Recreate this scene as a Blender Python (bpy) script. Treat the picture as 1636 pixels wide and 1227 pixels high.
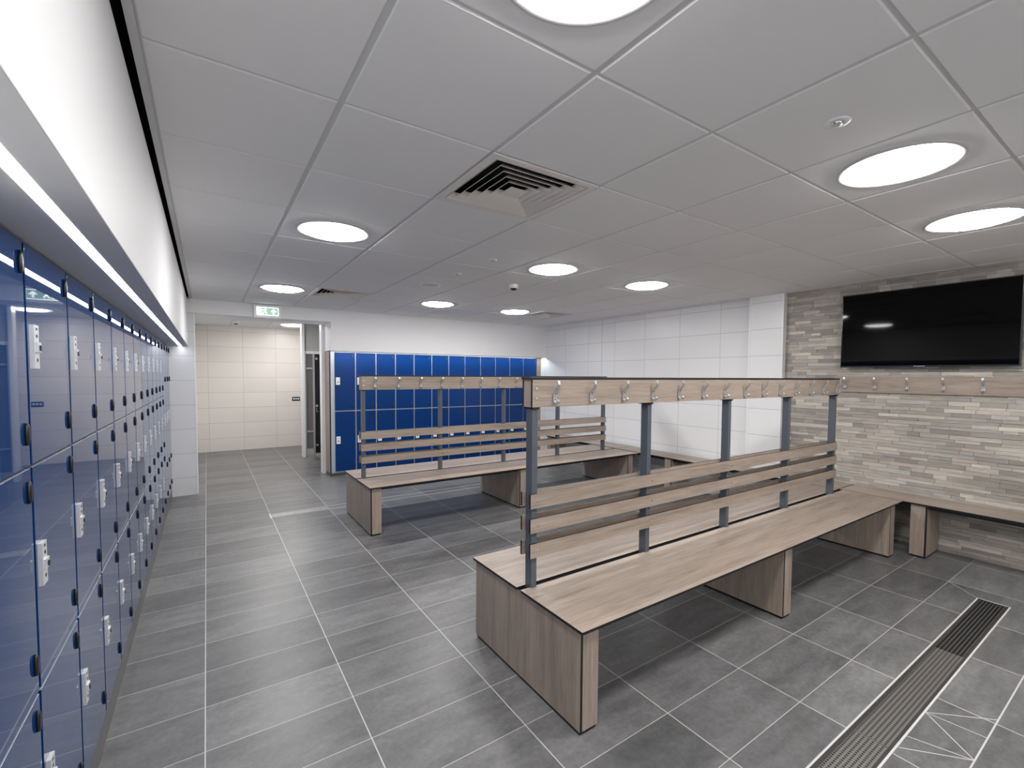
import bpy, bmesh, math, random
from mathutils import Vector, Matrix

random.seed(7)
C = bpy.context.scene.collection
for o in list(bpy.data.objects):
    bpy.data.objects.remove(o)

# ------------------------------------------------------------------ camera
SC = bpy.context.scene
YAW, PITCH, ROLL, FPX = 0.5972027, -0.0432017, 0.0065169, 735.322
CAM_Z, HC = 1.518, 2.436
cam_d = bpy.data.cameras.new('camera')
cam_d.sensor_fit = 'HORIZONTAL'
cam_d.sensor_width = 36.0
cam_d.lens = FPX * 36.0 / 1636.0
cam_d.shift_x = -11.79 / 1636.0
cam_d.shift_y = 17.94 / 1636.0
cam_d.clip_start = 0.02
cam = bpy.data.objects.new('camera', cam_d)
C.objects.link(cam)
_f = Vector((math.sin(YAW) * math.cos(PITCH), math.cos(YAW) * math.cos(PITCH), math.sin(PITCH)))
_r = Vector((math.cos(YAW), -math.sin(YAW), 0))
_u = _r.cross(_f)
_r2 = _r * math.cos(ROLL) + _u * math.sin(ROLL)
_u2 = _u * math.cos(ROLL) - _r * math.sin(ROLL)
cam.matrix_world = Matrix(((_r2.x, _u2.x, -_f.x, 0), (_r2.y, _u2.y, -_f.y, 0), (_r2.z, _u2.z, -_f.z, CAM_Z), (0, 0, 0, 1)))
SC.camera = cam

# ------------------------------------------------------------------ world, exposure
W = bpy.data.worlds.new('world')
SC.world = W
W.use_nodes = True
W.node_tree.nodes['Background'].inputs[0].default_value = (0.9, 0.95, 1.0, 1)
W.node_tree.nodes['Background'].inputs[1].default_value = 0.0
SC.view_settings.view_transform = 'Standard'
SC.view_settings.look = 'None'
SC.view_settings.gamma = 1.0
SC.view_settings.exposure = 0.27
SC.view_settings.use_curve_mapping = False
LAMP_E = 52.0       # ceiling discs
SC.cycles.diffuse_bounces = 8
SC.cycles.max_bounces = 12
STRIP_E = 12.5      # led strips

# ------------------------------------------------------------------ room numbers (metres)
XL_FACE, XL_BULK = -0.37, -0.178      # left locker doors, left bulkhead face
YB, YLOCK = 7.0, 7.16                 # back bulkhead face, back locker doors
XT, XC, XS = 5.36, 5.24, 5.31         # tiled wall, boxed column, stone wall
YMIN, YC = -2.6, 10.65                # wall behind camera, corridor end
SOFF = 1.85


# ------------------------------------------------------------------ helpers
def nt_new(name):
    m = bpy.data.materials.new(name)
    m.use_nodes = True
    nt = m.node_tree
    return m, nt, nt.nodes['Principled BSDF']


def N(nt, t, **kw):
    n = nt.nodes.new(t)
    for k, v in kw.items():
        setattr(n, k, v)
    return n


def math_n(nt, op, a, b=None, c=None):
    n = N(nt, 'ShaderNodeMath', operation=op)
    for i, v in enumerate((a, b, c)):
        if v is None:
            continue
        if isinstance(v, (int, float)):
            n.inputs[i].default_value = v
        else:
            nt.links.new(v, n.inputs[i])
    return n.outputs[0]


def mixc(nt, f, a, b):
    n = N(nt, 'ShaderNodeMix', data_type='RGBA')
    for s, v in ((n.inputs[0], f), (n.inputs[6], a), (n.inputs[7], b)):
        if isinstance(v, (int, float)):
            s.default_value = v
        elif isinstance(v, tuple):
            s.default_value = (*v, 1) if len(v) == 3 else v
        else:
            nt.links.new(v, s)
    return n.outputs[2]


def plain(name, col, rough=0.5, metal=0.0, **kw):
    m, nt, p = nt_new(name)
    p.inputs['Base Color'].default_value = (*col, 1)
    p.inputs['Roughness'].default_value = rough
    p.inputs['Metallic'].default_value = metal
    for k, v in kw.items():
        p.inputs[k].default_value = v
    return m


def noisy(name, col, amt=0.06, scale=6.0, rough=0.5, metal=0.0, bump=0.0, bscale=200.0):
    m, nt, p = nt_new(name)
    tc = N(nt, 'ShaderNodeTexCoord')
    no = N(nt, 'ShaderNodeTexNoise')
    no.inputs['Scale'].default_value = scale
    no.inputs['Detail'].default_value = 5
    nt.links.new(tc.outputs['Object'], no.inputs['Vector'])
    c = mixc(nt, no.outputs[0], tuple(x * (1 - amt) for x in col), tuple(x * (1 + amt) for x in col))
    nt.links.new(c, p.inputs['Base Color'])
    p.inputs['Roughness'].default_value = rough
    p.inputs['Metallic'].default_value = metal
    if bump:
        n2 = N(nt, 'ShaderNodeTexNoise')
        n2.inputs['Scale'].default_value = bscale
        nt.links.new(tc.outputs['Object'], n2.inputs['Vector'])
        b = N(nt, 'ShaderNodeBump')
        b.inputs['Strength'].default_value = bump
        b.inputs['Distance'].default_value = 0.001
        nt.links.new(n2.outputs[0], b.inputs['Height'])
        nt.links.new(b.outputs[0], p.inputs['Normal'])
    return m


def emis(name, col, s):
    m, nt, p = nt_new(name)
    p.inputs['Base Color'].default_value = (0.8, 0.8, 0.8, 1)
    p.inputs['Emission Color'].default_value = (*col, 1)
    p.inputs['Emission Strength'].default_value = s
    return m


def line_mask(nt, u, period, off, w):
    """1 on thin lines u = off + k*period, width w"""
    a = math_n(nt, 'SUBTRACT', u, off - period / 2)
    a = math_n(nt, 'DIVIDE', a, period)
    a = math_n(nt, 'FRACT', a)
    a = math_n(nt, 'SUBTRACT', a, 0.5)
    a = math_n(nt, 'ABSOLUTE', a)
    return math_n(nt, 'LESS_THAN', a, w / 2 / period)


def at_mask(nt, u, pos, w):
    a = math_n(nt, 'SUBTRACT', u, pos)
    a = math_n(nt, 'ABSOLUTE', a)
    return math_n(nt, 'LESS_THAN', a, w / 2)


def cell(nt, u, period, off):
    a = math_n(nt, 'SUBTRACT', u, off)
    a = math_n(nt, 'DIVIDE', a, period)
    return math_n(nt, 'FLOOR', a)


def seg_mask(nt, x, y, p0, p1, w):
    dx, dy = p1[0] - p0[0], p1[1] - p0[1]
    L = math.hypot(dx, dy)
    ux, uy = dx / L, dy / L
    ax = math_n(nt, 'SUBTRACT', x, p0[0])
    ay = math_n(nt, 'SUBTRACT', y, p0[1])
    t = math_n(nt, 'ADD', math_n(nt, 'MULTIPLY', ax, ux), math_n(nt, 'MULTIPLY', ay, uy))
    d = math_n(nt, 'ADD', math_n(nt, 'MULTIPLY', ax, -uy), math_n(nt, 'MULTIPLY', ay, ux))
    m = math_n(nt, 'LESS_THAN', math_n(nt, 'ABSOLUTE', d), w / 2)
    m = math_n(nt, 'MULTIPLY', m, math_n(nt, 'GREATER_THAN', t, 0.0))
    return math_n(nt, 'MULTIPLY', m, math_n(nt, 'LESS_THAN', t, L))


# ------------------------------------------------------------------ materials
def wood_mat(name, axis, dark=(0.160, 0.122, 0.097), light=(0.425, 0.350, 0.292)):
    """greyed oak laminate, grain along world axis 0/1/2"""
    m, nt, p = nt_new(name)
    ge = N(nt, 'ShaderNodeNewGeometry')
    ob = N(nt, 'ShaderNodeObjectInfo')
    add = N(nt, 'ShaderNodeVectorMath', operation='ADD')
    nt.links.new(ge.outputs['Position'], add.inputs[0])
    jit = N(nt, 'ShaderNodeVectorMath', operation='SCALE')
    cmb = N(nt, 'ShaderNodeCombineXYZ')
    for i in range(3):
        nt.links.new(ob.outputs['Random'], cmb.inputs[i])
    nt.links.new(cmb.outputs[0], jit.inputs[0])
    jit.inputs['Scale'].default_value = 9.0
    nt.links.new(jit.outputs[0], add.inputs[1])

    def noise(sc_along, sc_cross, detail, dist=0.0, rough=0.55):
        mp = N(nt, 'ShaderNodeMapping')
        s = [sc_cross] * 3
        s[axis] = sc_along
        mp.inputs['Scale'].default_value = s
        nt.links.new(add.outputs[0], mp.inputs['Vector'])
        n = N(nt, 'ShaderNodeTexNoise')
        n.inputs['Scale'].default_value = 1.0
        n.inputs['Detail'].default_value = detail
        n.inputs['Roughness'].default_value = rough
        n.inputs['Distortion'].default_value = dist
        nt.links.new(mp.outputs[0], n.inputs['Vector'])
        return n.outputs[0]
    big = noise(1.1, 13, 4, 0.8)
    fine = noise(6, 190, 4, 0.2, 0.7)
    med = noise(2.5, 45, 5, 1.2)
    v = math_n(nt, 'ADD', math_n(nt, 'MULTIPLY', big, 0.35), math_n(nt, 'MULTIPLY', fine, 0.40))
    v = math_n(nt, 'ADD', v, math_n(nt, 'MULTIPLY', med, 0.25))
    r = N(nt, 'ShaderNodeValToRGB')
    r.color_ramp.elements[0].position = 0.32
    r.color_ramp.elements[0].color = (*dark, 1)
    r.color_ramp.elements[1].position = 0.66
    r.color_ramp.elements[1].color = (*light, 1)
    e = r.color_ramp.elements.new(0.48)
    e.color = (*[(a * 0.45 + b * 0.55) for a, b in zip(dark, light)], 1)
    nt.links.new(v, r.inputs[0])
    nt.links.new(r.outputs[0], p.inputs['Base Color'])
    p.inputs['Roughness'].default_value = 0.42
    b = N(nt, 'ShaderNodeBump')
    b.inputs['Strength'].default_value = 0.15
    b.inputs['Distance'].default_value = 0.0006
    nt.links.new(fine, b.inputs['Height'])
    nt.links.new(b.outputs[0], p.inputs['Normal'])
    return m


WOOD = [wood_mat('wood_grain_x', 0), wood_mat('wood_grain_y', 1), wood_mat('wood_grain_z', 2)]
BLACK = plain('black_core', (0.006, 0.006, 0.007), 0.5)
STEEL_PAINT = noisy('slate_grey_paint', (0.080, 0.094, 0.114), 0.05, 20, 0.38)
CHROME = plain('polished_steel', (0.78, 0.79, 0.80), 0.22, 1.0)
SATIN = plain('satin_aluminium', (0.62, 0.64, 0.66), 0.36, 0.85)
PLAST = plain('black_plastic', (0.012, 0.012, 0.014), 0.3)
LOCKM = plain('lock_plate_silver', (0.72, 0.73, 0.75), 0.3, 0.35)
WHITE_PL = plain('white_plastic', (0.80, 0.81, 0.82), 0.35)
PAINT = noisy('white_paint', (0.82, 0.82, 0.83), 0.012, 3, 0.6)
TRIM = plain('white_trim', (0.86, 0.86, 0.86), 0.35)
VENTM = noisy('vent_paint', (0.78, 0.74, 0.70), 0.03, 8, 0.5)
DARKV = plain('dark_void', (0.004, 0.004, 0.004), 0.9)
CEIL = noisy('ceiling_tile', (0.80, 0.80, 0.805), 0.02, 3.0, 0.85, 0, 0.25, 350)
GRID = noisy('ceiling_grid_paint', (0.62, 0.62, 0.625), 0.01, 3, 0.5)
SCREEN = plain('tv_glass', (0.0015, 0.0015, 0.002), 0.045)
SCREEN.node_tree.nodes['Principled BSDF'].inputs['Specular IOR Level'].default_value = 0.14
TVRIM = plain('tv_rim', (0.03, 0.03, 0.032), 0.16, 0.3)
DISC = emis('lamp_diffuser', (1.0, 0.985, 0.97), LAMP_E)
STRIP = emis('led_strip_glow', (0.93, 0.96, 1.0), STRIP_E)
STRIP2 = emis('led_strip_glow_back', (0.90, 0.95, 1.0), 85.0)
RING = plain('lamp_ring', (0.50, 0.50, 0.51), 0.35)


def door_mat(name, col, rough, coat):
    m, nt, p = nt_new(name)
    p.inputs['Base Color'].default_value = (*col, 1)
    p.inputs['Roughness'].default_value = rough
    p.inputs['IOR'].default_value = 1.5
    p.inputs['Coat Weight'].default_value = coat
    p.inputs['Coat Roughness'].default_value = 0.02
    return m


BLUE_GLASS = door_mat('blue_glass_door', (0.002, 0.036, 0.145), 0.02, 0.0)
BLUE_EDGE = door_mat('blue_edge', (0.001, 0.028, 0.115), 0.2, 0.0)
BLUE_MATT = door_mat('blue_laminate', (0.0004, 0.031, 0.150), 0.20, 0.0)
BLUE_MATT.node_tree.nodes['Principled BSDF'].inputs['Specular IOR Level'].default_value = 0.3
ALU = plain('locker_frame_silver', (0.50, 0.55, 0.62), 0.4, 0.5)
DARKBLUE = plain('locker_gap_navy', (0.002, 0.010, 0.035), 0.5)


def tile_wall_mat(name, hax, hoff, hper, zoff, zper, base, grout, extra=(), w=0.0035, var=0.03):
    m, nt, p = nt_new(name)
    g = N(nt, 'ShaderNodeNewGeometry')
    s = N(nt, 'ShaderNodeSeparateXYZ')
    nt.links.new(g.outputs['Position'], s.inputs[0])
    h, z = s.outputs[hax], s.outputs[2]
    mk = math_n(nt, 'MAXIMUM', line_mask(nt, h, hper, hoff, w), line_mask(nt, z, zper, zoff, w))
    for e in extra:
        mk = math_n(nt, 'MAXIMUM', mk, at_mask(nt, h, e, w * 1.8))
    wn = N(nt, 'ShaderNodeTexWhiteNoise', noise_dimensions='2D')
    cv = N(nt, 'ShaderNodeCombineXYZ')
    nt.links.new(cell(nt, h, hper, hoff), cv.inputs[0])
    nt.links.new(cell(nt, z, zper, zoff), cv.inputs[1])
    nt.links.new(cv.outputs[0], wn.inputs['Vector'])
    c = mixc(nt, wn.outputs[0], tuple(x * (1 - var) for x in base), tuple(x * (1 + var) for x in base))
    mp = N(nt, 'ShaderNodeMapping')
    mp.inputs['Scale'].default_value = (3, 3, 60)
    nt.links.new(g.outputs['Position'], mp.inputs['Vector'])
    no = N(nt, 'ShaderNodeTexNoise')
    no.inputs['Scale'].default_value = 1.0
    no.inputs['Detail'].default_value = 3
    nt.links.new(mp.outputs[0], no.inputs['Vector'])
    c = mixc(nt, math_n(nt, 'MULTIPLY', no.outputs[0], 0.10), c, tuple(x * 0.8 for x in base))
    c = mixc(nt, mk, c, grout)
    nt.links.new(c, p.inputs['Base Color'])
    p.inputs['Roughness'].default_value = 0.32
    b = N(nt, 'ShaderNodeBump', invert=True)
    b.inputs['Strength'].default_value = 0.4
    b.inputs['Distance'].default_value = 0.001
    nt.links.new(mk, b.inputs['Height'])
    nt.links.new(b.outputs[0], p.inputs['Normal'])
    return m


TW, TG = (0.80, 0.80, 0.81), (0.34, 0.34, 0.345)
TILE_R = tile_wall_mat('white_wall_tile_right', 1, 3.39, 0.605, 2.36, 0.3015, TW, TG, (5.49,))
TILE_C = tile_wall_mat('white_wall_tile_column', 1, 8.0, 9.0, 2.36, 0.3015, TW, TG)
TILE_K = tile_wall_mat('cream_wall_tile_corridor', 0, 0.03, 0.578, 2.335, 0.2975, (0.80, 0.75, 0.70), (0.36, 0.32, 0.29))
TILE_P = tile_wall_mat('white_wall_tile_end', 0, 8.0, 9.0, 1.73, 0.3015, (0.70, 0.70, 0.71), TG)
TILE_G = tile_wall_mat('shaded_tile_over_cubicle', 0, 8.0, 9.0, 2.30, 0.30, (0.50, 0.50, 0.49), TG)  # grey base colour paints in the shadow on the tiles above the cubicles


def floor_mat():
    m, nt, p = nt_new('floor_tile')
    g = N(nt, 'ShaderNodeNewGeometry')
    s = N(nt, 'ShaderNodeSeparateXYZ')
    nt.links.new(g.outputs['Position'], s.inputs[0])
    x, y = s.outputs[0], s.outputs[1]
    FX, FY, SX, SY = -0.032, 0.985, 0.575, 0.298
    lx = line_mask(nt, x, SX, FX, 0.0046)
    ly = line_mask(nt, y, SY, FY, 0.0030)
    # between the drain and y=.437 the rows are cut, and the next row starts at .437
    near = math_n(nt, 'LESS_THAN', y, 0.90)
    ly_near = math_n(nt, 'MAXIMUM', at_mask(nt, y, 0.437, 0.006), math_n(nt, 'MULTIPLY', line_mask(nt, y, SY, 0.139, 0.005), math_n(nt, 'LESS_THAN', y, 0.3)))
    ly = math_n(nt, 'ADD', math_n(nt, 'MULTIPLY', ly, math_n(nt, 'SUBTRACT', 1.0, near)), math_n(nt, 'MULTIPLY', ly_near, near))
    wide = math_n(nt, 'MAXIMUM', lx, ly)
    for a, b in (((4.372, 0.785), (4.56, 0.985)), ((2.675, 0.634), (2.885, 0.437)), ((2.675, 0.634), (2.70, 0.437)),
                 ((2.675, 0.634), (2.497, 0.437)), ((2.429, 0.634), (2.497, 0.437)), ((2.322, 0.634), (2.497, 0.437))):
        wide = math_n(nt, 'MAXIMUM', wide, seg_mask(nt, x, y, a, b, 0.004))
    wn = N(nt, 'ShaderNodeTexWhiteNoise', noise_dimensions='2D')
    cv = N(nt, 'ShaderNodeCombineXYZ')
    cx, cy = cell(nt, x, SX, FX), cell(nt, y, SY, FY)
    nt.links.new(cx, cv.inputs[0])
    nt.links.new(cy, cv.inputs[1])
    nt.links.new(cv.outputs[0], wn.inputs['Vector'])
    base = mixc(nt, wn.outputs[0], (0.108, 0.108, 0.109), (0.162, 0.162, 0.163))
    # cloudy cement look, stretched along x, offset per tile
    off = N(nt, 'ShaderNodeVectorMath', operation='ADD')
    sc = N(nt, 'ShaderNodeVectorMath', operation='SCALE')
    nt.links.new(wn.outputs['Color'], sc.inputs[0])
    sc.inputs['Scale'].default_value = 20.0
    nt.links.new(g.outputs['Position'], off.inputs[0])
    nt.links.new(sc.outputs[0], off.inputs[1])
    mp = N(nt, 'ShaderNodeMapping')
    mp.inputs['Scale'].default_value = (2.2, 6.5, 1)
    nt.links.new(off.outputs[0], mp.inputs['Vector'])
    n1 = N(nt, 'ShaderNodeTexNoise')
    n1.inputs['Scale'].default_value = 1.6
    n1.inputs['Detail'].default_value = 8
    n1.inputs['Roughness'].default_value = 0.62
    n1.inputs['Distortion'].default_value = 0.25
    nt.links.new(mp.outputs[0], n1.inputs['Vector'])
    n2 = N(nt, 'ShaderNodeTexNoise')
    n2.inputs['Scale'].default_value = 42
    n2.inputs['Detail'].default_value = 6
    n2.inputs['Roughness'].default_value = 0.7
    nt.links.new(off.outputs[0], n2.inputs['Vector'])
    r = N(nt, 'ShaderNodeMapRange')
    r.inputs['From Min'].default_value = 0.28
    r.inputs['From Max'].default_value = 0.72
    r.inputs['To Min'].default_value = 0.68
    r.inputs['To Max'].default_value = 1.30
    nt.links.new(n1.outputs[0], r.inputs[0])
    r2 = N(nt, 'ShaderNodeMapRange')
    r2.inputs['From Min'].default_value = 0.25
    r2.inputs['From Max'].default_value = 0.75
    r2.inputs['To Min'].default_value = 0.78
    r2.inputs['To Max'].default_value = 1.22
    nt.links.new(n2.outputs[0], r2.inputs[0])
    k = math_n(nt, 'MULTIPLY', r.outputs[0], r2.outputs[0])
    sv = N(nt, 'ShaderNodeVectorMath', operation='SCALE')
    nt.links.new(base, sv.inputs[0])
    nt.links.new(k, sv.inputs['Scale'])
    c = mixc(nt, wide, sv.outputs[0], (0.50, 0.50, 0.495))
    nt.links.new(c, p.inputs['Base Color'])
    rr = math_n(nt, 'ADD', math_n(nt, 'MULTIPLY', n1.outputs[0], 0.16), 0.27)
    nt.links.new(rr, p.inputs['Roughness'])
    b = N(nt, 'ShaderNodeBump')
    b.inputs['Strength'].default_value = 0.25
    b.inputs['Distance'].default_value = 0.002
    nt.links.new(math_n(nt, 'ADD', n2.outputs[0], n1.outputs[0]), b.inputs['Height'])
    nt.links.new(b.outputs[0], p.inputs['Normal'])
    return m


def stone_mat():
    m, nt, p = nt_new('split_face_stone')
    at = N(nt, 'ShaderNodeVertexColor', layer_name='tone')
    g = N(nt, 'ShaderNodeNewGeometry')
    mp = N(nt, 'ShaderNodeMapping')
    mp.inputs['Scale'].default_value = (20, 9, 70)
    nt.links.new(g.outputs['Position'], mp.inputs['Vector'])
    n = N(nt, 'ShaderNodeTexNoise')
    n.inputs['Scale'].default_value = 1.0
    n.inputs['Detail'].default_value = 7
    n.inputs['Roughness'].default_value = 0.65
    nt.links.new(mp.outputs[0], n.inputs['Vector'])
    r = N(nt, 'ShaderNodeMapRange')
    r.inputs['From Min'].default_value = 0.25
    r.inputs['From Max'].default_value = 0.75
    r.inputs['To Min'].default_value = 0.78
    r.inputs['To Max'].default_value = 1.2
    nt.links.new(n.outputs[0], r.inputs[0])
    sv = N(nt, 'ShaderNodeVectorMath', operation='SCALE')
    nt.links.new(at.outputs[0], sv.inputs[0])
    nt.links.new(r.outputs[0], sv.inputs['Scale'])
    nt.links.new(sv.outputs[0], p.inputs['Base Color'])
    p.inputs['Roughness'].default_value = 0.6
    b = N(nt, 'ShaderNodeBump')
    b.inputs['Strength'].default_value = 0.35
    b.inputs['Distance'].default_value = 0.003
    nt.links.new(n.outputs[0], b.inputs['Height'])
    nt.links.new(b.outputs[0], p.inputs['Normal'])
    return m


# ------------------------------------------------------------------ mesh helpers
class MB:
    def __init__(self):
        self.bm = bmesh.new()

    def box(self, x0, x1, y0, y1, z0, z1, mi=0, face_mi=None):
        """face_mi: dict of side -> material index, sides -x +x -y +y -z +z"""
        v = [self.bm.verts.new((x, y, z)) for x in (x0, x1) for y in (y0, y1) for z in (z0, z1)]
        q = {'-x': (0, 1, 3, 2), '+x': (4, 6, 7, 5), '-y': (0, 4, 5, 1), '+y': (2, 3, 7, 6), '-z': (0, 2, 6, 4), '+z': (1, 5, 7, 3)}
        for k, ids in q.items():
            f = self.bm.faces.new([v[i] for i in ids])
            f.material_index = (face_mi or {}).get(k, mi)
        return v

    def quad(self, pts, mi=0):
        f = self.bm.faces.new([self.bm.verts.new(p) for p in pts])
        f.material_index = mi
        return f

    def cyl(self, c, r, h, axis=2, seg=24, mi=0, r2=None):
        r2 = r if r2 is None else r2
        a, b = [], []
        for i in range(seg):
            t = 2 * math.pi * i / seg
            cu, su = math.cos(t), math.sin(t)
            p0, p1 = [0, 0, 0], [0, 0, 0]
            u, w = [(1, 2), (2, 0), (0, 1)][axis]
            p0[u], p0[w], p0[axis] = c[u] + r * cu, c[w] + r * su, c[axis]
            p1[u], p1[w], p1[axis] = c[u] + r2 * cu, c[w] + r2 * su, c[axis] + h
            a.append(self.bm.verts.new(p0))
            b.append(self.bm.verts.new(p1))
        for i in range(seg):
            j = (i + 1) % seg
            f = self.bm.faces.new((a[i], a[j], b[j], b[i]))
            f.material_index = mi
            f.smooth = True
        for f in (self.bm.faces.new(a[::-1]), self.bm.faces.new(b)):
            f.material_index = mi

    def lathe(self, c, prof, seg=40, mi=0, sy=1.0):
        rings = []
        for r, z in prof:
            rings.append([self.bm.verts.new((c[0] + r * math.cos(2 * math.pi * i / seg), c[1] + sy * r * math.sin(2 * math.pi * i / seg), c[2] + z)) for i in range(seg)])
        for a, b in zip(rings, rings[1:]):
            for i in range(seg):
                j = (i + 1) % seg
                f = self.bm.faces.new((a[i], a[j], b[j], b[i]))
                f.material_index = mi
                f.smooth = True
        f = self.bm.faces.new(rings[-1])
        f.material_index = mi

    def obj(self, name, mats, parent=None, loc=None, bevel=0.0):
        bmesh.ops.recalc_face_normals(self.bm, faces=self.bm.faces)
        me = bpy.data.meshes.new(name)
        self.bm.to_mesh(me)
        self.bm.free()
        for m in (mats if isinstance(mats, (list, tuple)) else [mats]):
            me.materials.append(m)
        o = bpy.data.objects.new(name, me)
        C.objects.link(o)
        if parent is not None:
            o.parent = parent
        if loc is not None:
            o.location = loc
        if bevel:
            b = o.modifiers.new('bevel', 'BEVEL')
            b.width = bevel
            b.segments = 2
            b.limit_method = 'ANGLE'
        return o


def tag(o, label, cat, group=None):
    o['label'] = label
    o['category'] = cat
    if group:
        o['group'] = group
    return o


def thing(name, label, cat, loc=(0, 0, 0), group=None):
    o = bpy.data.objects.new(name, None)
    o.empty_display_size = 0.1
    C.objects.link(o)
    o.location = loc
    return tag(o, label, cat, group)


def struct(mb, name, mats, parent=None, bevel=0.0):
    o = mb.obj(name, mats, parent, bevel=bevel)
    if parent is None:
        o['kind'] = 'structure'
    return o


def copy_tree(o, parent=None):
    c = o.copy()
    C.objects.link(c)
    if parent is not None:
        c.parent = parent
    for ch in list(o.children):
        copy_tree(ch, c)
    return c


def board(mb, x0, x1, y0, y1, z0, z1, faces):
    """laminate board: wood (0) on the named faces, black core (1) on the others"""
    fm = {k: 1 for k in ('-x', '+x', '-y', '+y', '-z', '+z')}
    for k in faces:
        fm[k] = 0
    mb.box(x0, x1, y0, y1, z0, z1, 0, fm)


# ================================================================== SETTING
XR = 5.60
# floor
b = MB()
b.quad([(-1.0, YMIN, 0), (XR, YMIN, 0), (XR, YC + 0.1, 0), (-1.0, YC + 0.1, 0)])
b.box(-1.0, XR, YMIN, YC + 0.1, -0.12, -0.004)
struct(b, 'floor', [floor_mat()])

# left wall: plain stretch near the camera, back of the locker niche, niche end
b = MB()
b.box(-1.0, -0.90, YMIN, 7.6, 0, HC + 0.1)
b.box(-0.90, XL_FACE, YMIN, 1.20, 0, SOFF)
struct(b, 'wall_left', [PAINT])
# bulkhead above the left lockers, its top stops short of the ceiling
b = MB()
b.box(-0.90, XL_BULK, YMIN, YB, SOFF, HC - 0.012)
struct(b, 'trim_1', [noisy('white_paint_dimmed', (0.72, 0.72, 0.73), 0.012, 3, 0.6)], bevel=0.002)  # same white paint, darkened to offset strong light from the nearby lamps
# end wall of the niche = pillar left of the doorway
b = MB()
b.box(-0.90, -0.118, YB, YB + 0.18, 0, 2.262)
struct(b, 'wall_left_end', [TILE_P])
b = MB()
b.box(-0.118, -0.108, YB - 0.004, YB + 0.18, 0, 2.27)
struct(b, 'trim_2', [TRIM])

# back bulkhead: header over doorway and the box over the back lockers
XREV = 1.492
b = MB()
b.box(-0.90, XREV, YB, YB + 0.5, 2.265, HC + 0.02)
b.box(XREV, XT + 0.1, YB, YB + 0.7, SOFF + 0.01, HC + 0.02)
b.box(XREV, XT - 0.001, YB, YB + 0.010, SOFF + 0.001, SOFF + 0.012)
struct(b, 'wall_back', [PAINT], bevel=0.002)
# niche back and reveal pier behind lockers
b = MB()
b.box(XREV, XT + 0.1, YB + 0.62, YB + 0.72, 0, SOFF + 0.01)
b.box(XREV - 0.002, XREV + 0.006, YB + 0.62, YB + 0.66, 0, SOFF)
struct(b, 'wall_back_niche', [PAINT])
b = MB()
b.box(XREV - 0.045, XREV, YB + 0.45, YB + 0.60, 0, 2.265)
struct(b, 'trim_3', [TRIM])

# right tiled wall, column, stone wall
b = MB()
b.box(XT, XT + 0.2, 2.75, YB + 0.7, 0, HC + 0.02)
struct(b, 'wall_right', [TILE_R])
b = MB()
b.box(XC, XT + 0.02, 2.572, 2.95, 0, HC + 0.02)
struct(b, 'wall_right_column', [TILE_C])
b = MB()
b.box(XC - 0.006, XC + 0.004, 2.568, 2.580, 0, HC)
b.box(XC - 0.006, XC + 0.004, 2.938, 2.954, 0, HC)
struct(b, 'trim_4', [TRIM])

# stone wall: strips of split stone, one mesh
def stone_wall():
    me_bm = bmesh.new()
    col = me_bm.loops.layers.color.new('tone')
    rnd = random.Random(3)
    pal = [(0.300, 0.285, 0.262), (0.270, 0.258, 0.240), (0.335, 0.315, 0.290), (0.250, 0.248, 0.238), (0.325, 0.310, 0.290),
           (0.285, 0.285, 0.275), (0.310, 0.284, 0.262), (0.262, 0.268, 0.262), (0.350, 0.335, 0.310), (0.262, 0.240, 0.225)]
    z = 0.0
    while z < HC:
        h = rnd.choice((0.026, 0.030, 0.034, 0.040))
        z1 = min(z + h, HC + 0.01)
        y = YMIN - rnd.random() * 0.2
        while y < 2.575:
            L = rnd.choice((0.09, 0.12, 0.16, 0.20, 0.26, 0.32))
            y1 = min(y + L, 2.575)
            d = rnd.uniform(-0.004, 0.004)
            x = XS + d
            g = 0.0007
            vs = [me_bm.verts.new(p) for p in ((x, y + g, z + g), (x, y1 - g, z + g), (x, y1 - g, z1 - g), (x, y + g, z1 - g),
                                              (XS + 0.012, y + g, z + g), (XS + 0.012, y1 - g, z + g), (XS + 0.012, y1 - g, z1 - g), (XS + 0.012, y + g, z1 - g))]
            c = rnd.choice(pal)
            gm = (c[0] + c[1] + c[2]) / 3
            c = [0.45 * q + 0.55 * gm * t_ for q, t_ in zip(c, (1.035, 1.0, 0.955))]
            c = [0.62 * q + 0.38 * 0.285 * t_ for q, t_ in zip(c, (1.035, 1.0, 0.955))]
            k = rnd.uniform(0.86, 1.1) * 2.30
            for ids in ((0, 1, 2, 3), (0, 4, 5, 1), (3, 2, 6, 7), (0, 3, 7, 4), (1, 5, 6, 2)):
                f = me_bm.faces.new([vs[i] for i in ids])
                for lp in f.loops:
                    lp[col] = (c[0] * k, c[1] * k, c[2] * k, 1)
            y = y1
        z = z1
    v = [me_bm.verts.new(p) for p in ((XS + 0.008, YMIN, 0), (XS + 0.008, 2.576, 0), (XS + 0.008, 2.576, HC + 0.02), (XS + 0.008, YMIN, HC + 0.02))]
    f = me_bm.faces.new(v)
    for lp in f.loops:
        lp[col] = (0.10, 0.095, 0.09, 1)
    me_bm.normal_update()
    bmesh.ops.recalc_face_normals(me_bm, faces=me_bm.faces)
    me = bpy.data.meshes.new('wall_right_stone')
    me_bm.to_mesh(me)
    me_bm.free()
    me.materials.append(stone_mat())
    o = bpy.data.objects.new('wall_right_stone', me)
    C.objects.link(o)
    o['kind'] = 'structure'


stone_wall()

# wall behind the camera
b = MB()
b.box(-1.0, XR, YMIN - 0.1, YMIN, 0, HC + 0.02)
struct(b, 'wall_front', [PAINT])

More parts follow.
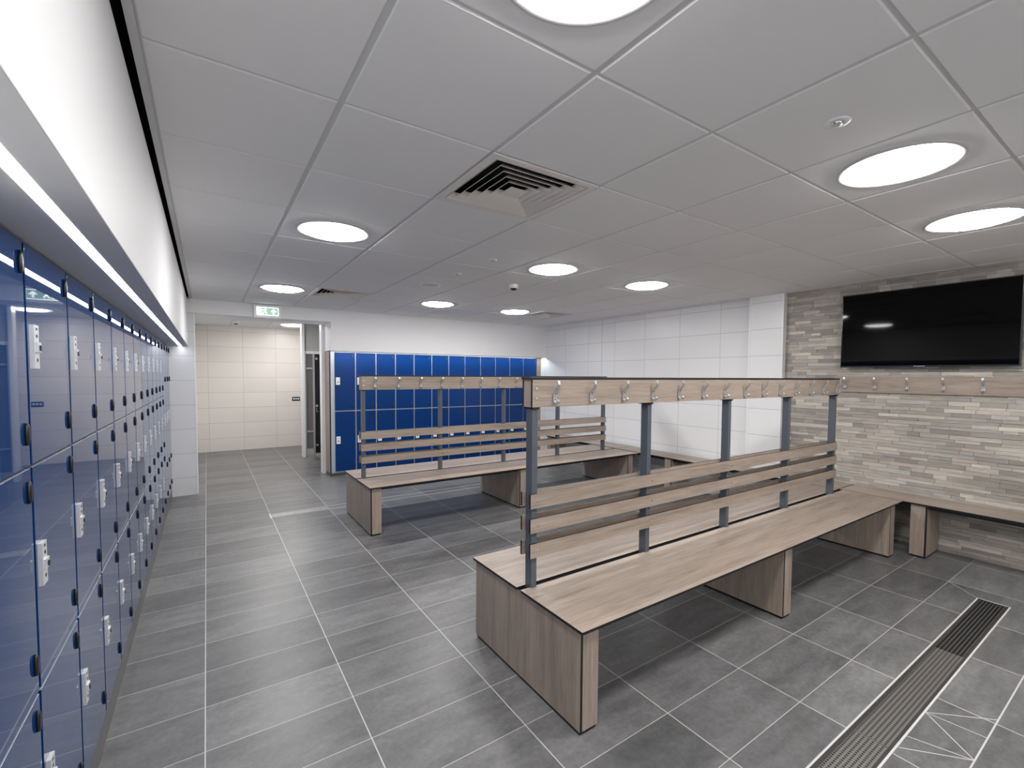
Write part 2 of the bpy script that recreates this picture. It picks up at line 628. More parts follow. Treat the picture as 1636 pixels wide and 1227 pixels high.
# corridor behind the doorway
b = MB()
b.box(-0.35, 3.6, YC, YC + 0.1, 0, HC + 0.02)
struct(b, 'wall_corridor_back', [TILE_K])
b = MB()
b.box(-0.35, -0.25, YB + 0.18, YC, 0, HC + 0.02)
b.box(3.5, 3.6, YB + 0.7, YC, 0, HC + 0.02)
struct(b, 'wall_corridor_sides', [PAINT])
b = MB()
b.box(1.435, 1.478, 9.10, 9.25, 0, HC)
struct(b, 'wall_corridor_pier', [TRIM])
b = MB()
b.box(1.478, 3.5, 9.15, 9.25, 1.935, HC)
struct(b, 'wall_over_cubicles', [TILE_G])
b = MB()
b.box(1.478, 3.5, 9.14, 9.22, 1.885, 1.935)
struct(b, 'trim_5', [TRIM])

# ceiling: tegular tiles hung just below a grid
VENTS = [(1.297, 1.965), (1.297, 5.565), (4.297, 5.565)]
X0, Y0 = 0.397, 1.665
b = MB()
i0, i1 = -1, 9
for i in range(i0, i1):
    for j in range(-8, 16):
        xa, xb = X0 + 0.6 * i, X0 + 0.6 * (i + 1)
        ya, yb = Y0 + 0.6 * j, Y0 + 0.6 * (j + 1)
        cx, cy = (xa + xb) / 2, (ya + yb) / 2
        if any(abs(cx - v[0]) < 0.1 and abs(cy - v[1]) < 0.1 for v in VENTS):
            continue
        xa += 0.010; xb -= 0.010; ya += 0.006; yb -= 0.006
        if yb < YMIN or ya > YC:
            continue
        ya = max(ya, YMIN)
        if cy < YB:
            if ya > YB:
                continue
            yb2 = min(yb, YB)
            xa2, xb2 = max(xa, -0.130), min(xb, 5.37)
        else:
            yb2 = min(yb, YC)
            xa2, xb2 = max(xa, -0.25), min(xb, 3.5)
        if xb2 - xa2 < 0.02 or yb2 - ya < 0.02:
            continue
        c_ = 0.004
        lo = [b.bm.verts.new(p) for p in ((xa2 + c_, ya + c_, HC), (xb2 - c_, ya + c_, HC), (xb2 - c_, yb2 - c_, HC), (xa2 + c_, yb2 - c_, HC))]
        hi = [b.bm.verts.new(p) for p in ((xa2, ya, HC + 0.005), (xb2, ya, HC + 0.005), (xb2, yb2, HC + 0.005), (xa2, yb2, HC + 0.005))]
        b.bm.faces.new(lo)
        for k in range(4):
            b.bm.faces.new((lo[k], lo[(k + 1) % 4], hi[(k + 1) % 4], hi[k]))
struct(b, 'ceiling', [CEIL])
b = MB()
ZG = HC + 0.005
# grid plane with holes at the vents, built from strips
xs = sorted({-0.157, 5.38} | {round(v[0] - 0.3, 3) for v in VENTS} | {round(v[0] + 0.3, 3) for v in VENTS})
ys = sorted({YMIN, YB + 0.02} | {round(v[1] - 0.3, 3) for v in VENTS} | {round(v[1] + 0.3, 3) for v in VENTS})
for xa, xb in zip(xs, xs[1:]):
    for ya, yb in zip(ys, ys[1:]):
        mx, my = (xa + xb) / 2, (ya + yb) / 2
        if any(abs(mx - v[0]) < 0.3 and abs(my - v[1]) < 0.3 for v in VENTS):
            continue
        b.quad([(xa, ya, ZG), (xb, ya, ZG), (xb, yb, ZG), (xa, yb, ZG)])
b.quad([(-0.35, YB + 0.02, ZG), (3.6, YB + 0.02, ZG), (3.6, YC, ZG), (-0.35, YC, ZG)])
b.box(-0.157, -0.135, YMIN, YB, HC - 0.0005, HC + 0.02)
struct(b, 'ceiling_grid', [GRID])
b = MB()
b.box(-1.0, XR, YMIN, YC, HC + 0.16, HC + 0.2)
struct(b, 'ceiling_void', [DARKV])
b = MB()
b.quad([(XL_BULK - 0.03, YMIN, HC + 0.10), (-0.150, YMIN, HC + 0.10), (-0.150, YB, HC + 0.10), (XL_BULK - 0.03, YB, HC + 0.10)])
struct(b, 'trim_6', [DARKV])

# plinths
b = MB()
b.box(-0.62, XL_FACE - 0.001, 1.20, YB, 0, 0.103)
struct(b, 'baseboard_left', [noisy('plinth_tile', (0.11, 0.11, 0.11), 0.15, 9, 0.4)])
b = MB()
b.box(XREV, XT - 0.001, YLOCK + 0.004, YLOCK + 0.4, 0, 0.046)
struct(b, 'baseboard_back', [noisy('plinth_tile_back', (0.085, 0.08, 0.075), 0.15, 9, 0.4)])

# ================================================================== LEFT LOCKERS
ORD = ['first', 'second', 'third', 'fourth', 'fifth', 'sixth', 'seventh', 'eighth', 'ninth', 'tenth', 'eleventh', 'twelfth', 'thirteenth', 'fourteenth']
Yk = [1.647 + (0.43 * k - 0.00334 * k * k) for k in range(-1, 15)]
Yk[-1] = 6.992


def lock_mesh_left():
    m = MB()
    m.box(0, 0.010, -0.019, 0.019, -0.056, 0.056, 0)
    m.box(0.010, 0.015, -0.016, 0.016, -0.014, 0.012, 0)
    m.box(0.015, 0.018, -0.002, 0.008, -0.010, 0.004, 1)
    m.cyl((0.010, 0, 0.028), 0.005, 0.001, 0, 10, 1)
    m.cyl((0.010, 0, -0.034), 0.005, 0.001, 0, 10, 1)
    for k in range(3):
        m.box(0.010, 0.0106, -0.006 + 0.0045 * k, -0.003 + 0.0045 * k, 0.043, 0.049, 1)
    return m


def hinge_mesh():
    m = MB()
    m.lathe((0, 0, 0), [(0.0, 0), (0.012, 0.0), (0.012, 0.012), (0.010, 0.017), (0.004, 0.019)], 16)
    # stretch to an oval and turn to face +x
    for v in m.bm.verts:
        x, y, z = v.co
        v.co = (z * 0.42, x * 0.85, y * 2.35)
    return m


_lp = lock_mesh_left().obj('lock', [LOCKM, PLAST], bevel=0.003)
_hp = hinge_mesh().obj('hinge', [PLAST])


def put(proto, parent, loc, rot=None, label=None):
    o = proto.copy()
    C.objects.link(o)
    o.parent = parent
    o.location = loc
    if rot:
        o.rotation_euler = rot
    if label:
        o['label'] = label
    return o


seam = [1.845, 1.280, 0.697, 0.107]
for n, (ya, yb) in enumerate(zip(Yk, Yk[1:])):
    tall = n >= 12
    if tall:
        lab = 'full-height blue locker with one long door, %s from the doorway pillar' % ['third', 'second', 'nearest'][n - 12]
    elif n == 0:
        lab = 'blue three-door locker at the left frame edge, nearest the camera'
    else:
        lab = 'glossy blue three-door locker column, %s from the camera in the left run' % ORD[n]
    t = thing('locker', lab, 'locker', (XL_FACE, ya, 0), 'lockers along the left wall')
    m = MB()
    m.box(-0.48, -0.020, 0.001, yb - ya - 0.001, 0.104, 1.846)
    m.obj('carcass', [DARKBLUE], t)
    tiers = [(1.845, 0.107)] if tall else list(zip(seam, seam[1:]))
    for z1, z0 in tiers:
        m = MB()
        m.box(-0.0185, 0, 0.0095, yb - ya - 0.0065, z0 + 0.0035, z1 - 0.0035, 0, {'-y': 1, '+y': 1, '-z': 1, '+z': 2})
        d = m.obj('door', [BLUE_GLASS, BLUE_EDGE, ALU], t, bevel=0.0012)
        zl = (z1 + z0) / 2 if tall else z1 - 0.262
        if tall:
            zl = 1.03
        put(_lp, d, (0.0, 0.040, zl), label='silver coin lock')
        hz = [1.79, 1.45, 0.52, 0.20] if tall else [z1 - 0.060, z0 + 0.085]
        for h in hz:
            put(_hp, d, (0.0, yb - ya - 0.035, h), label='black oval hinge')
bpy.data.objects.remove(_lp)

# led strip under the left bulkhead
t = thing('led_strip_light', 'long white LED strip light under the left bulkhead above the lockers', 'light', (-0.255, YMIN + 0.05, SOFF))
b = MB()
b.box(-0.0135, 0.0135, 0, YB - YMIN - 0.07, -0.0006, 0.0)
b.obj('diffuser', [STRIP], t)

# ================================================================== BACK LOCKERS
X1, PX = 1.559, 0.3086
_lb = MB()
_lb.box(-0.028, 0.028, -0.016, 0, -0.055, 0.055, 0)
_lb.box(-0.008, 0.008, -0.022, -0.016, -0.022, -0.006, 1)
_lb.box(-0.008, 0.008, -0.0168, -0.016, 0.018, 0.030, 2)
_lb = _lb.obj('lock', [WHITE_PL, PLAST, SATIN], bevel=0.004)
TOPB = 1.852
for n in range(12):
    xa = X1 + PX * n
    if n == 0:
        lab = 'blue two-door locker beside the doorway, leftmost of the back run'
    elif n == 11:
        lab = 'blue two-door locker next to the wood panel, rightmost of the back run'
    else:
        lab = 'deep blue two-door locker on the back wall, %s from the doorway' % ORD[n]
    t = thing('locker', lab, 'locker', (xa, YLOCK, 0), 'lockers on the back wall')
    m = MB()
    m.box(0.0, PX, 0.0, 0.42, 0.046, TOPB, 0)
    m.obj('carcass', [ALU], t)
    for z1, z0 in ((TOPB - 0.012, 0.978), (0.962, 0.068)):
        m = MB()
        m.box(0.009, PX - 0.009, -0.014, -0.0005, z0, z1, 0)
        d = m.obj('door', [BLUE_MATT], t, bevel=0.0015)
        put(_lb, d, (0.048, -0.014, z1 - 0.425 if z1 > 1 else z1 - 0.425), label='white coin lock plate')
        for h in ((z1 - 0.055), (z0 + 0.070)):
            put(_hp, d, (PX - 0.050, -0.014, h), (0, 0, -math.pi / 2), label='black oval hinge')
bpy.data.objects.remove(_lb)
bpy.data.objects.remove(_hp)
t = thing('end_panel', 'tall pale wood end panel between back lockers and doorway reveal', 'panel', (XREV, YLOCK, 0))
m = MB()
board(m, 0.0, 0.018, -0.004, 0.50, 0.046, TOPB, ('-x', '+x'))
m.obj('board', [WOOD[2], BLACK], t)
m = MB()
m.box(0.018, X1 - XREV, -0.004, 0.02, 0.046, TOPB)
m.obj('frame', [ALU], t)
t = thing('filler_panel', 'tall pale wood filler panel right of the back lockers', 'panel', (X1 + 12 * PX, YLOCK, 0))
m = MB()
board(m, 0.004, 0.165, -0.010, 0.008, 0.046, TOPB - 0.004, ('-y', '+y', '-x', '+x'))
m.obj('board', [WOOD[2], BLACK], t)
# back strip light
t = thing('led_strip_light', 'white LED strip light under the back bulkhead above the blue lockers', 'light', (XREV, YB + 0.030, SOFF + 0.01))
b = MB()
b.box(0.03, XT - XREV - 0.03, -0.005, 0.005, -0.0006, 0.0)
b.obj('diffuser', [STRIP2], t)

# ================================================================== ISLAND BENCHES
HOOK_CL = [(-0.034, 0.058, 0.0072), (-0.037, 0.040, 0.0075), (-0.031, 0.024, 0.0080), (-0.018, 0.011, 0.0090), (-0.008, -0.004, 0.0098),
           (-0.0045, -0.028, 0.0105), (-0.0055, -0.046, 0.0100), (-0.016, -0.056, 0.0085), (-0.029, -0.053, 0.0078), (-0.034, -0.043, 0.0072)]


def hook_mesh():
    """double coat hook in profile (y out of the board, z up), extruded in x with softer width at the tips"""
    m = MB()
    rings = []
    for i, (y, z, w) in enumerate(HOOK_CL):
        a = HOOK_CL[max(i - 1, 0)]
        b_ = HOOK_CL[min(i + 1, len(HOOK_CL) - 1)]
        ty, tz = b_[0] - a[0], b_[1] - a[1]
        L = math.hypot(ty, tz)
        ny, nz = -tz / L, ty / L
        h = 0.0036
        rings.append([m.bm.verts.new((sx * w, y + ny * sh * h, z + nz * sh * h)) for sx, sh in ((-1, -1), (1, -1), (1, 1), (-1, 1))])
    m.bm.faces.new(rings[0])
    m.bm.faces.new(rings[-1][::-1])
    for ra, rb in zip(rings, rings[1:]):
        for k in range(4):
            m.bm.faces.new((ra[k], ra[(k + 1) % 4], rb[(k + 1) % 4], rb[k]))
    # round ball at the lower prong
    bmesh.ops.create_uvsphere(m.bm, u_segments=10, v_segments=8, radius=0.0085, matrix=Matrix.Translation((0, -0.031, -0.043)))
    # two screws
    m.cyl((0, -0.0130, -0.006), 0.0035, 0.004, 1, 10, 1)
    m.cyl((0, -0.0100, -0.036), 0.0035, 0.004, 1, 10, 1)
    return m


HOOK = hook_mesh().obj('hook', [SATIN, PLAST], bevel=0.0015)
_bolt = MB()
_bolt.cyl((0, -0.0035, 0), 0.0065, 0.0035, 1, 12)
BOLT = _bolt.obj('bolt', [CHROME], bevel=0.001)

POSTS = [1.332 - 1.26, 2.176 - 1.26, 3.014 - 1.26, 3.858 - 1.26, 4.688 - 1.26]
LEN = 3.670


def island_bench(lab, loc, seat_len):
    t = thing('changing_bench', lab, 'bench', loc, 'double-sided changing benches with hook rails')
    # local: x 0..LEN, y -0.47..0.47 about the centre line, z up
    for s in (-1, 1):
        m = MB()
        y0, y1 = (-0.470, -0.018) if s < 0 else (0.018, 0.470)
        board(m, 0, seat_len, y0, y1, 0.448, 0.461, ('+z', '-z'))
        m.obj('seat', [WOOD[0], BLACK], t)
    # black carrying frame under the seats
    m = MB()
    for y in (-0.40, -0.045, 0.005, 0.36):
        m.box(0.03, seat_len - 0.02, y, y + 0.04, 0.418, 0.4475)
    for x in (0.05, 1.76, 3.52):
        m.box(x, x + 0.04, -0.36, 0.36, 0.420, 0.4470)
    m.obj('under_frame', [BLACK], t)
    for k, x in enumerate((0.010, 1.693, 3.46)):
        m = MB()
        board(m, x, x + 0.013, -0.450, 0.450, 0.016, 0.4475, ('-x', '+x'))
        board(m, x + 0.088, x + 0.101, -0.437, 0.450, 0.016, 0.4475, ('-x', '+x'))
        board(m, x + 0.013, x + 0.101, -0.450, -0.437, 0.016, 0.4475, ('-y', '+y', '+x'))
        board(m, x + 0.013, x + 0.088, 0.436, 0.449, 0.016, 0.4475, ('-y', '+y'))
        m.box(x + 0.006, x + 0.095, -0.444, 0.444, 0.0, 0.016, 1)
        m.obj('leg', [WOOD[2], BLACK], t)
    for x in POSTS:
        m = MB()
        m.box(x - 0.017, x + 0.017, -0.0295, 0.022, 0.447, 1.495)
        m.box(x - 0.019, x + 0.019, -0.040, 0.040, 1.352, 1.3615, 1)
        m.obj('post', [STEEL_PAINT, BLACK], t, bevel=0.002)
    for zc in (0.898, 0.775, 0.650):
        for s in (-1, 1):
            m = MB()
            ya, yb = (-0.043, -0.030) if s < 0 else (0.030, 0.043)
            board(m, 0.040, 3.452, ya, yb, zc - 0.0355, zc + 0.0355, ('-y', '+y'))
            sl = m.obj('backrest_slat', [WOOD[0], BLACK], t)
            for x in POSTS:
                put(BOLT, sl, (x + 0.014 * (1 if x < 1 else 1), -0.043 * (1 if s < 0 else -1), zc), (0, 0, 0 if s < 0 else math.pi))
    # hook rail, boards on both sides, end cap and top board
    rails = []
    for s in (-1, 1):
        m = MB()
        ya, yb = (-0.043, -0.030) if s < 0 else (0.030, 0.043)
        board(m, 0.046, 3.452, ya, yb, 1.362, 1.497, ('-y', '+y'))
        r = m.obj('hook_rail', [WOOD[0], BLACK], t)
        for x in (0.070, 2.20, 3.432):
            for z in (1.405, 1.452):
                put(BOLT, r, (x, -0.043 * (1 if s < 0 else -1), z), (0, 0, 0 if s < 0 else math.pi))
        for k in range(14):
            put(HOOK, r, (0.180 + 0.2462 * k, -0.043 * (1 if s < 0 else -1), 1.434), (0, 0, 0 if s < 0 else math.pi))
    m = MB()
    board(m, 0.040, 3.456, -0.045, 0.045, 1.4975, 1.5095, ('+z', '-z'))
    m.obj('top_board', [WOOD[0], BLACK], t)
    for x in (0.046, 3.444):
        m = MB()
        board(m, x, x + 0.010, -0.029, 0.029, 1.362, 1.497, ('-x', '+x'))
        m.obj('end_cap', [WOOD[2], BLACK], t)
    return t


YA = 1.850
benchA = island_bench('large double changing bench with hook rail in the foreground', (1.260, YA, 0), LEN)
benchB = copy_tree(benchA)
benchB['label'] = 'farther double changing bench with hook rail, in front of the blue back lockers'
benchB.location = (1.235, YA + 2.89, 0)

# ================================================================== WALL BENCH (three seat runs) and wall hook rail
XW = 4.938


def wall_bench(lab, y0, y1, legs):
    t = thing('wall_bench', lab, 'bench', (XW, y0, 0), 'wall bench sections along the right wall')
    L = y1 - y0
    xe = XS - 0.006 - XW
    m = MB()
    board(m, 0.0, xe if y1 < 2.5 else xe, 0.003, L - 0.003, 0.448, 0.461, ('+z', '-z'))
    m.obj('seat', [WOOD[1], BLACK], t)
    m = MB()
    m.box(0.035, 0.070, 0.01, L - 0.01, 0.418, 0.4475)
    m.box(xe - 0.05, xe - 0.015, 0.01, L - 0.01, 0.418, 0.4475)
    m.obj('under_frame', [BLACK], t)
    for ly in legs:
        y = ly - y0
        m = MB()
        board(m, 0.016, 0.340, y - 0.055, y - 0.042, 0.016, 0.4475, ('-y', '+y'))
        board(m, 0.029, 0.340, y + 0.042, y + 0.055, 0.016, 0.4475, ('-y', '+y'))
        board(m, 0.016, 0.029, y - 0.042, y + 0.055, 0.016, 0.4475, ('-x', '+x', '+y'))
        m.box(0.022, 0.335, y - 0.048, y + 0.048, 0.0, 0.016, 1)
        m.obj('leg', [WOOD[2], BLACK], t)
    return t


wall_bench('wall bench section in the right foreground below the television', -1.40, 1.868, (-0.65, 1.275))
wall_bench('wall bench section between the two double benches along the tiled wall', 1.872, 4.738, (3.83,))
wall_bench('wall bench section beyond the farther double bench, ending near the back lockers', 4.742, 6.42, (6.34,))

t = thing('wall_hook_rail', 'wood hook rail fixed to the stone wall under the television', 'hook rail', (XS - 0.005, 2.08, 0))
m = MB()
board(m, -0.018, -0.002, -3.2, 0, 1.375, 1.531, ('-x', '+x'))
m.obj('board', [WOOD[1], BLACK], t)
for k in range(11):
    put(HOOK, t, (-0.018, 1.975 - 2.08 - 0.2475 * k, 1.462), (0, 0, -math.pi / 2))
bpy.data.objects.remove(HOOK)
bpy.data.objects.remove(BOLT)

# ================================================================== TELEVISION
t = thing('television', 'large black wall-mounted television on the stone wall', 'television', (XS, 1.385, 1.968))
m = MB()
m.box(-0.095, -0.050, -0.615, 0.615, -0.352, 0.352)
m.obj('housing', [TVRIM], t, bevel=0.006)
m = MB()
m.box(-0.0975, -0.094, -0.604, 0.604, -0.338, 0.341)
m.obj('screen', [SCREEN], t)
m = MB()
m.box(-0.051, -0.006, -0.25, 0.25, -0.2, 0.2)
m.obj('wall_bracket', [PLAST], t)
m = MB()
m.box(-0.0995, -0.0975, -0.040, 0.040, -0.348, -0.343)
m.obj('badge', [CHROME], t)

# ================================================================== CEILING LAMPS, VENTS, SENSORS
RADL = 0.205


def lamp_proto():
    t = thing('ceiling_light', '', 'ceiling light', (0, 0, HC))
    m = MB()
    m.lathe((0, 0, 0), [(0.224, -0.0002), (0.222, -0.006), (0.216, -0.009), (0.204, -0.006), (0.187, -0.001)], 56)
    # keep ring open: drop the closing cap
    caps = [f for f in m.bm.faces if len(f.verts) > 10]
    bmesh.ops.delete(m.bm, geom=caps, context='FACES_ONLY')
    m.obj('ring', [RING], t)
    m = MB()
    m.lathe((0, 0, 0), [(0.187, -0.0012), (0.183, -0.0110), (0.150, -0.0210), (0.0005, -0.0270)], 56)
    m.obj('diffuser', [DISC], t)
    return t


LAMPS = [(0.697, 0.765, 'round ceiling light cut off by the top edge of the photo'),
         (2.497, 0.765, 'large round ceiling light on the right beside the spotlight'),
         (3.697, 0.765, 'round ceiling light farthest right, above the television'),
         (0.697, 3.165, 'round ceiling light left of the large square vent'),
         (2.497, 3.165, 'round ceiling light above the middle, beside the smoke detector'),
         (3.697, 3.165, 'round ceiling light in front of the right tiled wall'),
         (0.697, 5.565, 'round ceiling light just before the exit sign'),
         (2.497, 5.565, 'round ceiling light near the back bulkhead, beyond the round speaker'),
         (3.697, 5.565, 'round ceiling light beside the farthest square vent'),
         (1.36, 9.60, 'round ceiling light in the corridor beyond the doorway'),
         (0.697, 8.20, 'round fill lamp added to brighten the corridor, unseen behind the doorway header'),  # added out of sight to lift the corridor brightness
         (0.697, -1.635, 'round ceiling light behind the camera on the locker side'),
         (2.497, -1.635, 'round ceiling light behind the camera in the middle'),
         (3.697, -1.635, 'round ceiling light behind the camera on the stone wall side')]
lp = lamp_proto()
for i, (x, y, lab) in enumerate(LAMPS):
    o = lp if i == 0 else copy_tree(lp)
    o.location = (x, y, HC)
    o['label'] = lab
    o['group'] = 'round ceiling lights'


def vent(x, y, lab):
    t = thing('ceiling_vent', lab, 'vent', (x, y, HC), 'square ceiling diffusers')
    m = MB()
    o, i = 0.2975, 0.262
    for (a, b_, c, d) in ((-o, o, -o, -i), (-o, o, i, o), (-o, -i, -i, i), (i, o, -i, i)):
        m.box(a, b_, c, d, -0.004, 0.006)
    m.obj('frame', [VENTM], t)
    m = MB()
    for k in range(6):
        R = 0.256 - 0.041 * k
        r = R - 0.030
        zl, zh, th = -0.003, 0.022, 0.003
        if k == 5:
            m.box(-R, R, -R, R, zl, zl + 0.003)
            continue
        lo = [(-R, -R), (R, -R), (R, R), (-R, R)]
        hi = [(-r, -r), (r, -r), (r, r), (-r, r)]
        for q in range(4):
            p, s = q, (q + 1) % 4
            m.quad([(*lo[p], zl), (*lo[s], zl), (*hi[s], zh), (*hi[p], zh)])
            m.quad([(*lo[p], zl + th), (*lo[s], zl + th), (*hi[s], zh + th), (*hi[p], zh + th)])
            m.quad([(*lo[p], zl), (*lo[s], zl), (*lo[s], zl + th), (*lo[p], zl + th)])
    m.obj('louvres', [VENTM], t)
    m = MB()
    m.quad([(-0.28, -0.28, 0.12), (0.28, -0.28, 0.12), (0.28, 0.28, 0.12), (-0.28, 0.28, 0.12)])
    for sx in (-0.28, 0.28):
        m.quad([(sx, -0.28, 0.006), (sx, 0.28, 0.006), (sx, 0.28, 0.12), (sx, -0.28, 0.12)])
        m.quad([(-0.28, sx, 0.006), (0.28, sx, 0.006), (0.28, sx, 0.12), (-0.28, sx, 0.12)])
    m.obj('duct_box', [DARKV], t)
    return t


vent(*VENTS[0], 'large square ceiling vent with nested louvres, nearest the camera')
vent(*VENTS[1], 'square ceiling vent near the exit sign')
vent(*VENTS[2], 'square ceiling vent in the far right corner of the ceiling')

t = thing('spotlight', 'small recessed round spotlight in the ceiling by the large right lamp', 'light', (1.897, 0.765, HC))
m = MB()
m.lathe((0, 0, 0), [(0.042, -0.0002), (0.041, -0.003), (0.020, -0.004), (0.018, 0.0)], 28)
m.obj('trim_ring', [WHITE_PL], t)
m = MB()
m.lathe((0, 0, 0), [(0.017, -0.001), (0.015, -0.010), (0.006, -0.013)], 20)
m.obj('lens', [CHROME], t)

t = thing('smoke_detector', 'white smoke detector with dark slots on the ceiling near the middle', 'detector', (2.597, 3.935, HC))
m = MB()
m.lathe((0, 0, 0), [(0.046, -0.0002), (0.046, -0.028), (0.040, -0.038)], 28)
m.obj('base', [WHITE_PL], t)
m = MB()
m.lathe((0, 0, 0), [(0.032, -0.036), (0.030, -0.050), (0.016, -0.056)], 24)
m.obj('sensor_cage', [PLAST], t)
t = thing('smoke_detector', 'white smoke detector on the corridor ceiling beyond the doorway', 'detector', (0.448, 9.51, HC))
m = MB()
m.lathe((0, 0, 0), [(0.055, -0.0002), (0.055, -0.030), (0.045, -0.045)], 28)
m.obj('base', [WHITE_PL], t)
m = MB()
m.lathe((0, 0, 0), [(0.032, -0.044), (0.030, -0.056), (0.016, -0.060)], 24)
m.obj('sensor_cage', [PLAST], t)

t = thing('ceiling_speaker', 'flat round ceiling speaker with white rim', 'speaker', (1.907, 4.435, HC))
m = MB()
m.lathe((0, 0, 0), [(0.105, -0.0002), (0.103, -0.005), (0.092, -0.005), (0.090, -0.001)], 40)
m.obj('rim', [WHITE_PL], t)
m = MB()
m.lathe((0, 0, 0), [(0.090, -0.0015), (0.050, -0.003), (0.001, -0.0032)], 40)
m.obj('grille', [GRID], t)

for (x, y, lab) in ((1.903, 3.185, 'small clear ceiling sensor nearer the square vent'), (1.900, 3.803, 'small clear ceiling sensor nearer the round speaker'),
                    (0.690, 6.42, 'small round ceiling sensor between far lamp and exit sign')):
    t = thing('motion_sensor', lab, 'sensor', (x, y, HC), 'small ceiling sensors')
    m = MB()
    m.lathe((0, 0, 0), [(0.034, -0.0002), (0.034, -0.003), (0.022, -0.006)], 24)
    m.obj('rim', [WHITE_PL], t)
    m = MB()
    m.lathe((0, 0, 0), [(0.016, -0.004), (0.013, -0.012), (0.005, -0.016)], 20)
    m.obj('lens', [CHROME], t)

# ================================================================== EXIT SIGN
SGREEN = emis('sign_green', (0.03, 0.45, 0.20), 0.5)
SWHITE = emis('sign_white', (0.92, 1.0, 0.96), 1.5)
t = thing('exit_sign', 'illuminated green and white exit sign above the doorway', 'sign', (0.688, YB, 2.340))
m = MB()
m.box(-0.162, 0.162, -0.055, -0.0005, -0.086, 0.086)
m.box(-0.035, 0.035, -0.045, -0.0100, -0.093, -0.086)
m.obj('housing', [WHITE_PL], t, bevel=0.012)
m = MB()
m.box(-0.128, 0.128, -0.0575, -0.0552, -0.052, 0.054)
m.obj('light_panel', [SWHITE], t)
m = MB()
# green field with white picture bands left free
m.box(-0.120, 0.120, -0.0590, -0.0576, -0.044, 0.046)
m.obj('green_field', [SGREEN], t)
m = MB()


def sp(pts, mi=0):
    m.quad([(x, -0.0600, z) for x, z in pts], mi)


# arrow pointing up on the right half
sp([(0.060, -0.034), (0.078, -0.034), (0.078, 0.005), (0.060, 0.005)])
m.bm.faces.new([m.bm.verts.new(p) for p in ((0.030, -0.0601, -0.002), (0.108, -0.0601, -0.002), (0.069, -0.0601, 0.037))])
# doorway block and running figure on the left half
sp([(-0.114, -0.038), (-0.070, -0.038), (-0.070, 0.040), (-0.114, 0.040)])
sp([(-0.042, -0.004), (-0.022, 0.000), (-0.030, 0.026), (-0.048, 0.020)])
sp([(-0.062, -0.036), (-0.052, -0.038), (-0.026, 0.002), (-0.042, 0.004)])
sp([(-0.038, 0.002), (-0.024, 0.002), (-0.010, -0.016), (-0.020, -0.022)])
sp([(-0.020, -0.016), (-0.010, -0.016), (-0.008, -0.038), (-0.016, -0.038)])
sp([(-0.046, 0.020), (-0.060, 0.010), (-0.064, 0.014), (-0.044, 0.028)])
sp([(-0.030, 0.024), (-0.008, 0.016), (-0.006, 0.021), (-0.032, 0.029)])
bmesh.ops.create_circle(m.bm, cap_ends=True, radius=0.0075, segments=14, matrix=Matrix.Translation((-0.027, -0.0601, 0.036)) @ Matrix.Rotation(math.pi / 2, 4, 'X'))
m.obj('pictogram', [SWHITE], t)

# ================================================================== CORRIDOR: SWITCH PLATE AND CUBICLE
t = thing('switch_plate', 'black switch plate with three white rockers on the corridor wall', 'switch', (1.555, YC, 0.995))
m = MB()
m.box(-0.075, 0.072, -0.008, 0, -0.042, 0.040)
m.obj('plate', [PLAST], t)
for k in range(3):
    m = MB()
    m.box(-0.055 + 0.042 * k, -0.029 + 0.042 * k, -0.012, -0.008, -0.018, 0.018)
    m.obj('rocker', [WHITE_PL], t)

CUB_GREY = noisy('cubicle_panel_grey', (0.17, 0.16, 0.15), 0.2, 4, 0.18)
CUB_BLACK = plain('cubicle_door_black', (0.012, 0.012, 0.015), 0.2)
t = thing('toilet_cubicle', 'dark cubicle front with steel hinges in the corridor beyond the doorway', 'cubicle', (1.482, 9.165, 0))
m = MB()
m.box(0.0, 0.030, 0, 0.03, 0.0, 1.885)
m.box(0.140, 0.175, -0.004, 0.03, 0.03, 1.885)
m.obj('steel_post', [SATIN], t)
m = MB()
m.box(0.030, 0.140, 0.004, 0.02, 0.14, 1.885)
m.obj('side_panel', [CUB_GREY], t)
m = MB()
m.box(0.175, 0.90, 0.0, 0.016, 0.05, 1.885)
dr = m.obj('door', [CUB_BLACK], t)
for z in (1.80, 0.93, 0.20):
    m = MB()
    m.cyl((0.205, -0.014, z), 0.022, 0.014, 1, 14)
    m.obj('fitting', [CHROME], dr)
m = MB()
m.box(0.192, 0.200, -0.035, -0.014, 0.82, 0.90)
m.box(0.200, 0.225, -0.035, -0.027, 0.82, 0.828)
m.obj('handle', [CHROME], dr)
for z in (1.62, 0.46):
    m = MB()
    m.box(0.035, 0.135, -0.014, 0.004, z - 0.014, z + 0.014)
    m.cyl((0.06, -0.022, z), 0.014, 0.008, 1, 12)
    m.cyl((0.11, -0.022, z), 0.014, 0.008, 1, 12)
    m.obj('hinge', [CHROME], t)
m = MB()
m.box(0.90, 2.0, 0.0, 0.016, 0.05, 1.885)
m.obj('far_panel', [CUB_GREY], t)

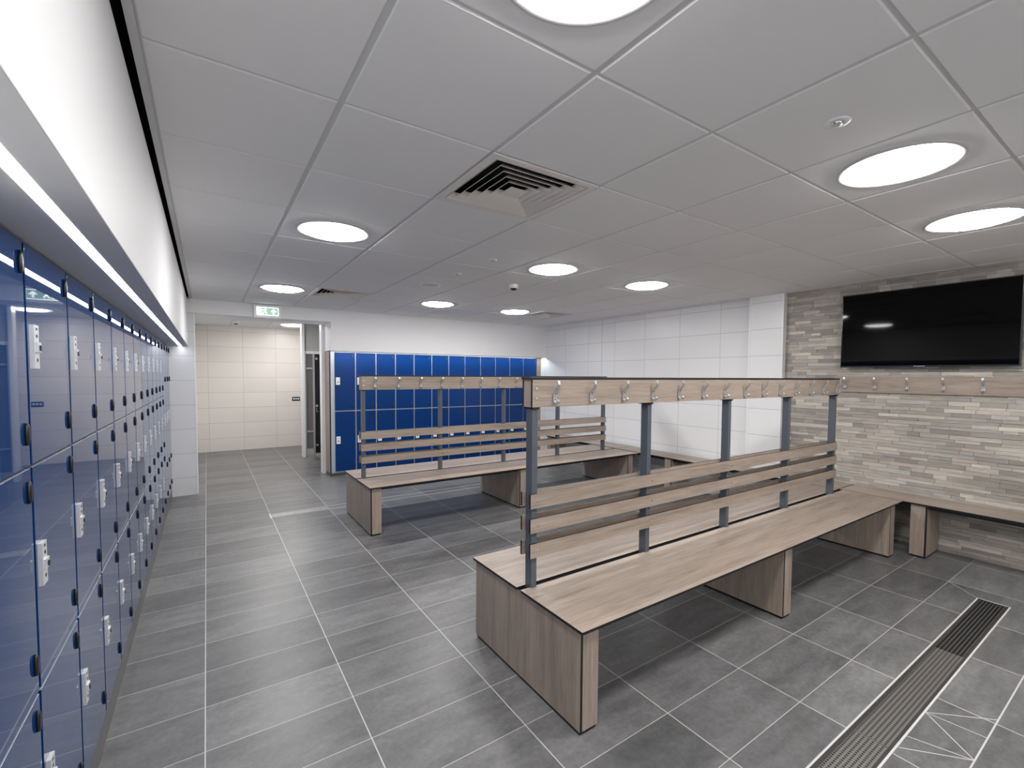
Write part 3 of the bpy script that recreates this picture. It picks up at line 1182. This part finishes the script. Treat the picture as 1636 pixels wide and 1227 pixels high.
# ================================================================== FLOOR DRAINS
def grate_mat(name, base, hole, holes=True):
    m, nt, p = nt_new(name)
    g = N(nt, 'ShaderNodeNewGeometry')
    s = N(nt, 'ShaderNodeSeparateXYZ')
    nt.links.new(g.outputs['Position'], s.inputs[0])
    rows = line_mask(nt, s.outputs[1], 0.0165, 0.649, 0.0075)
    if holes:
        rows = math_n(nt, 'MULTIPLY', rows, line_mask(nt, s.outputs[0], 0.0150, 0.0, 0.0085))
    c = mixc(nt, rows, base, hole)
    nt.links.new(c, p.inputs['Base Color'])
    p.inputs['Metallic'].default_value = 0.6
    p.inputs['Roughness'].default_value = 0.42
    b = N(nt, 'ShaderNodeBump', invert=True)
    b.inputs['Strength'].default_value = 0.8
    b.inputs['Distance'].default_value = 0.003
    nt.links.new(rows, b.inputs['Height'])
    nt.links.new(b.outputs[0], p.inputs['Normal'])
    return m


G1 = grate_mat('perforated_steel', (0.22, 0.21, 0.20), (0.012, 0.012, 0.012))
G2 = grate_mat('grooved_steel', (0.10, 0.10, 0.10), (0.008, 0.008, 0.008), False)
EDGE = plain('drain_edge_silicone', (0.55, 0.54, 0.52), 0.5)
DFR = plain('drain_steel', (0.08, 0.08, 0.08), 0.35, 0.6)
t = thing('floor_drain', 'long steel channel drain grate in the right foreground floor', 'drain', (0, 0, 0))
DX0, DX1, DY0, DY1 = 1.05, 4.380, 0.632, 0.795
m = MB()
for a in ((DX0, DX1, DY0, DY0 + 0.008), (DX0, DX1, DY1 - 0.008, DY1), (DX0, DX0 + 0.008, DY0, DY1), (DX1 - 0.006, DX1, DY0, DY1)):
    m.box(*a, 0.0002, 0.0035)
m.obj('edge_frame', [EDGE], t)
m = MB()
for a in ((DX0 + 0.008, DX1 - 0.006, DY0 + 0.008, DY0 + 0.020), (DX0 + 0.008, DX1 - 0.006, DY1 - 0.024, DY1 - 0.008)):
    m.box(*a, 0.0002, 0.0028)
m.obj('channel_lip', [DFR], t)
for xa, xb, mt in ((DX0 + 0.01, 2.28, G1), (2.285, 3.375, G1), (3.38, DX1 - 0.008, G2)):
    m = MB()
    m.box(xa, xb, DY0 + 0.021, DY1 - 0.025, 0.0002, 0.0022)
    m.obj('grate', [mt], t)
t = thing('floor_drain', 'narrow channel drain running under the farther bench', 'drain', (0, 0, 0))
m = MB()
EX0, EX1, EY0, EY1 = 0.53, 4.3, 5.415, 5.565
for a in ((EX0, EX1, EY0, EY0 + 0.008), (EX0, EX1, EY1 - 0.008, EY1), (EX0, EX0 + 0.010, EY0 - 0.03, EY1 + 0.02)):
    m.box(*a, 0.0002, 0.003)
m.obj('edge_frame', [plain('drain_grout_white', (0.60, 0.60, 0.60), 0.5)], t)
G3 = grate_mat('perforated_steel_far', (0.42, 0.42, 0.41), (0.06, 0.06, 0.06))
for xa, xb in ((EX0 + 0.014, 0.775), (0.78, 1.12)):
    m = MB()
    m.box(xa, xb, EY0 + 0.02, EY1 - 0.02, 0.0002, 0.002)
    m.obj('grate', [G3], t)
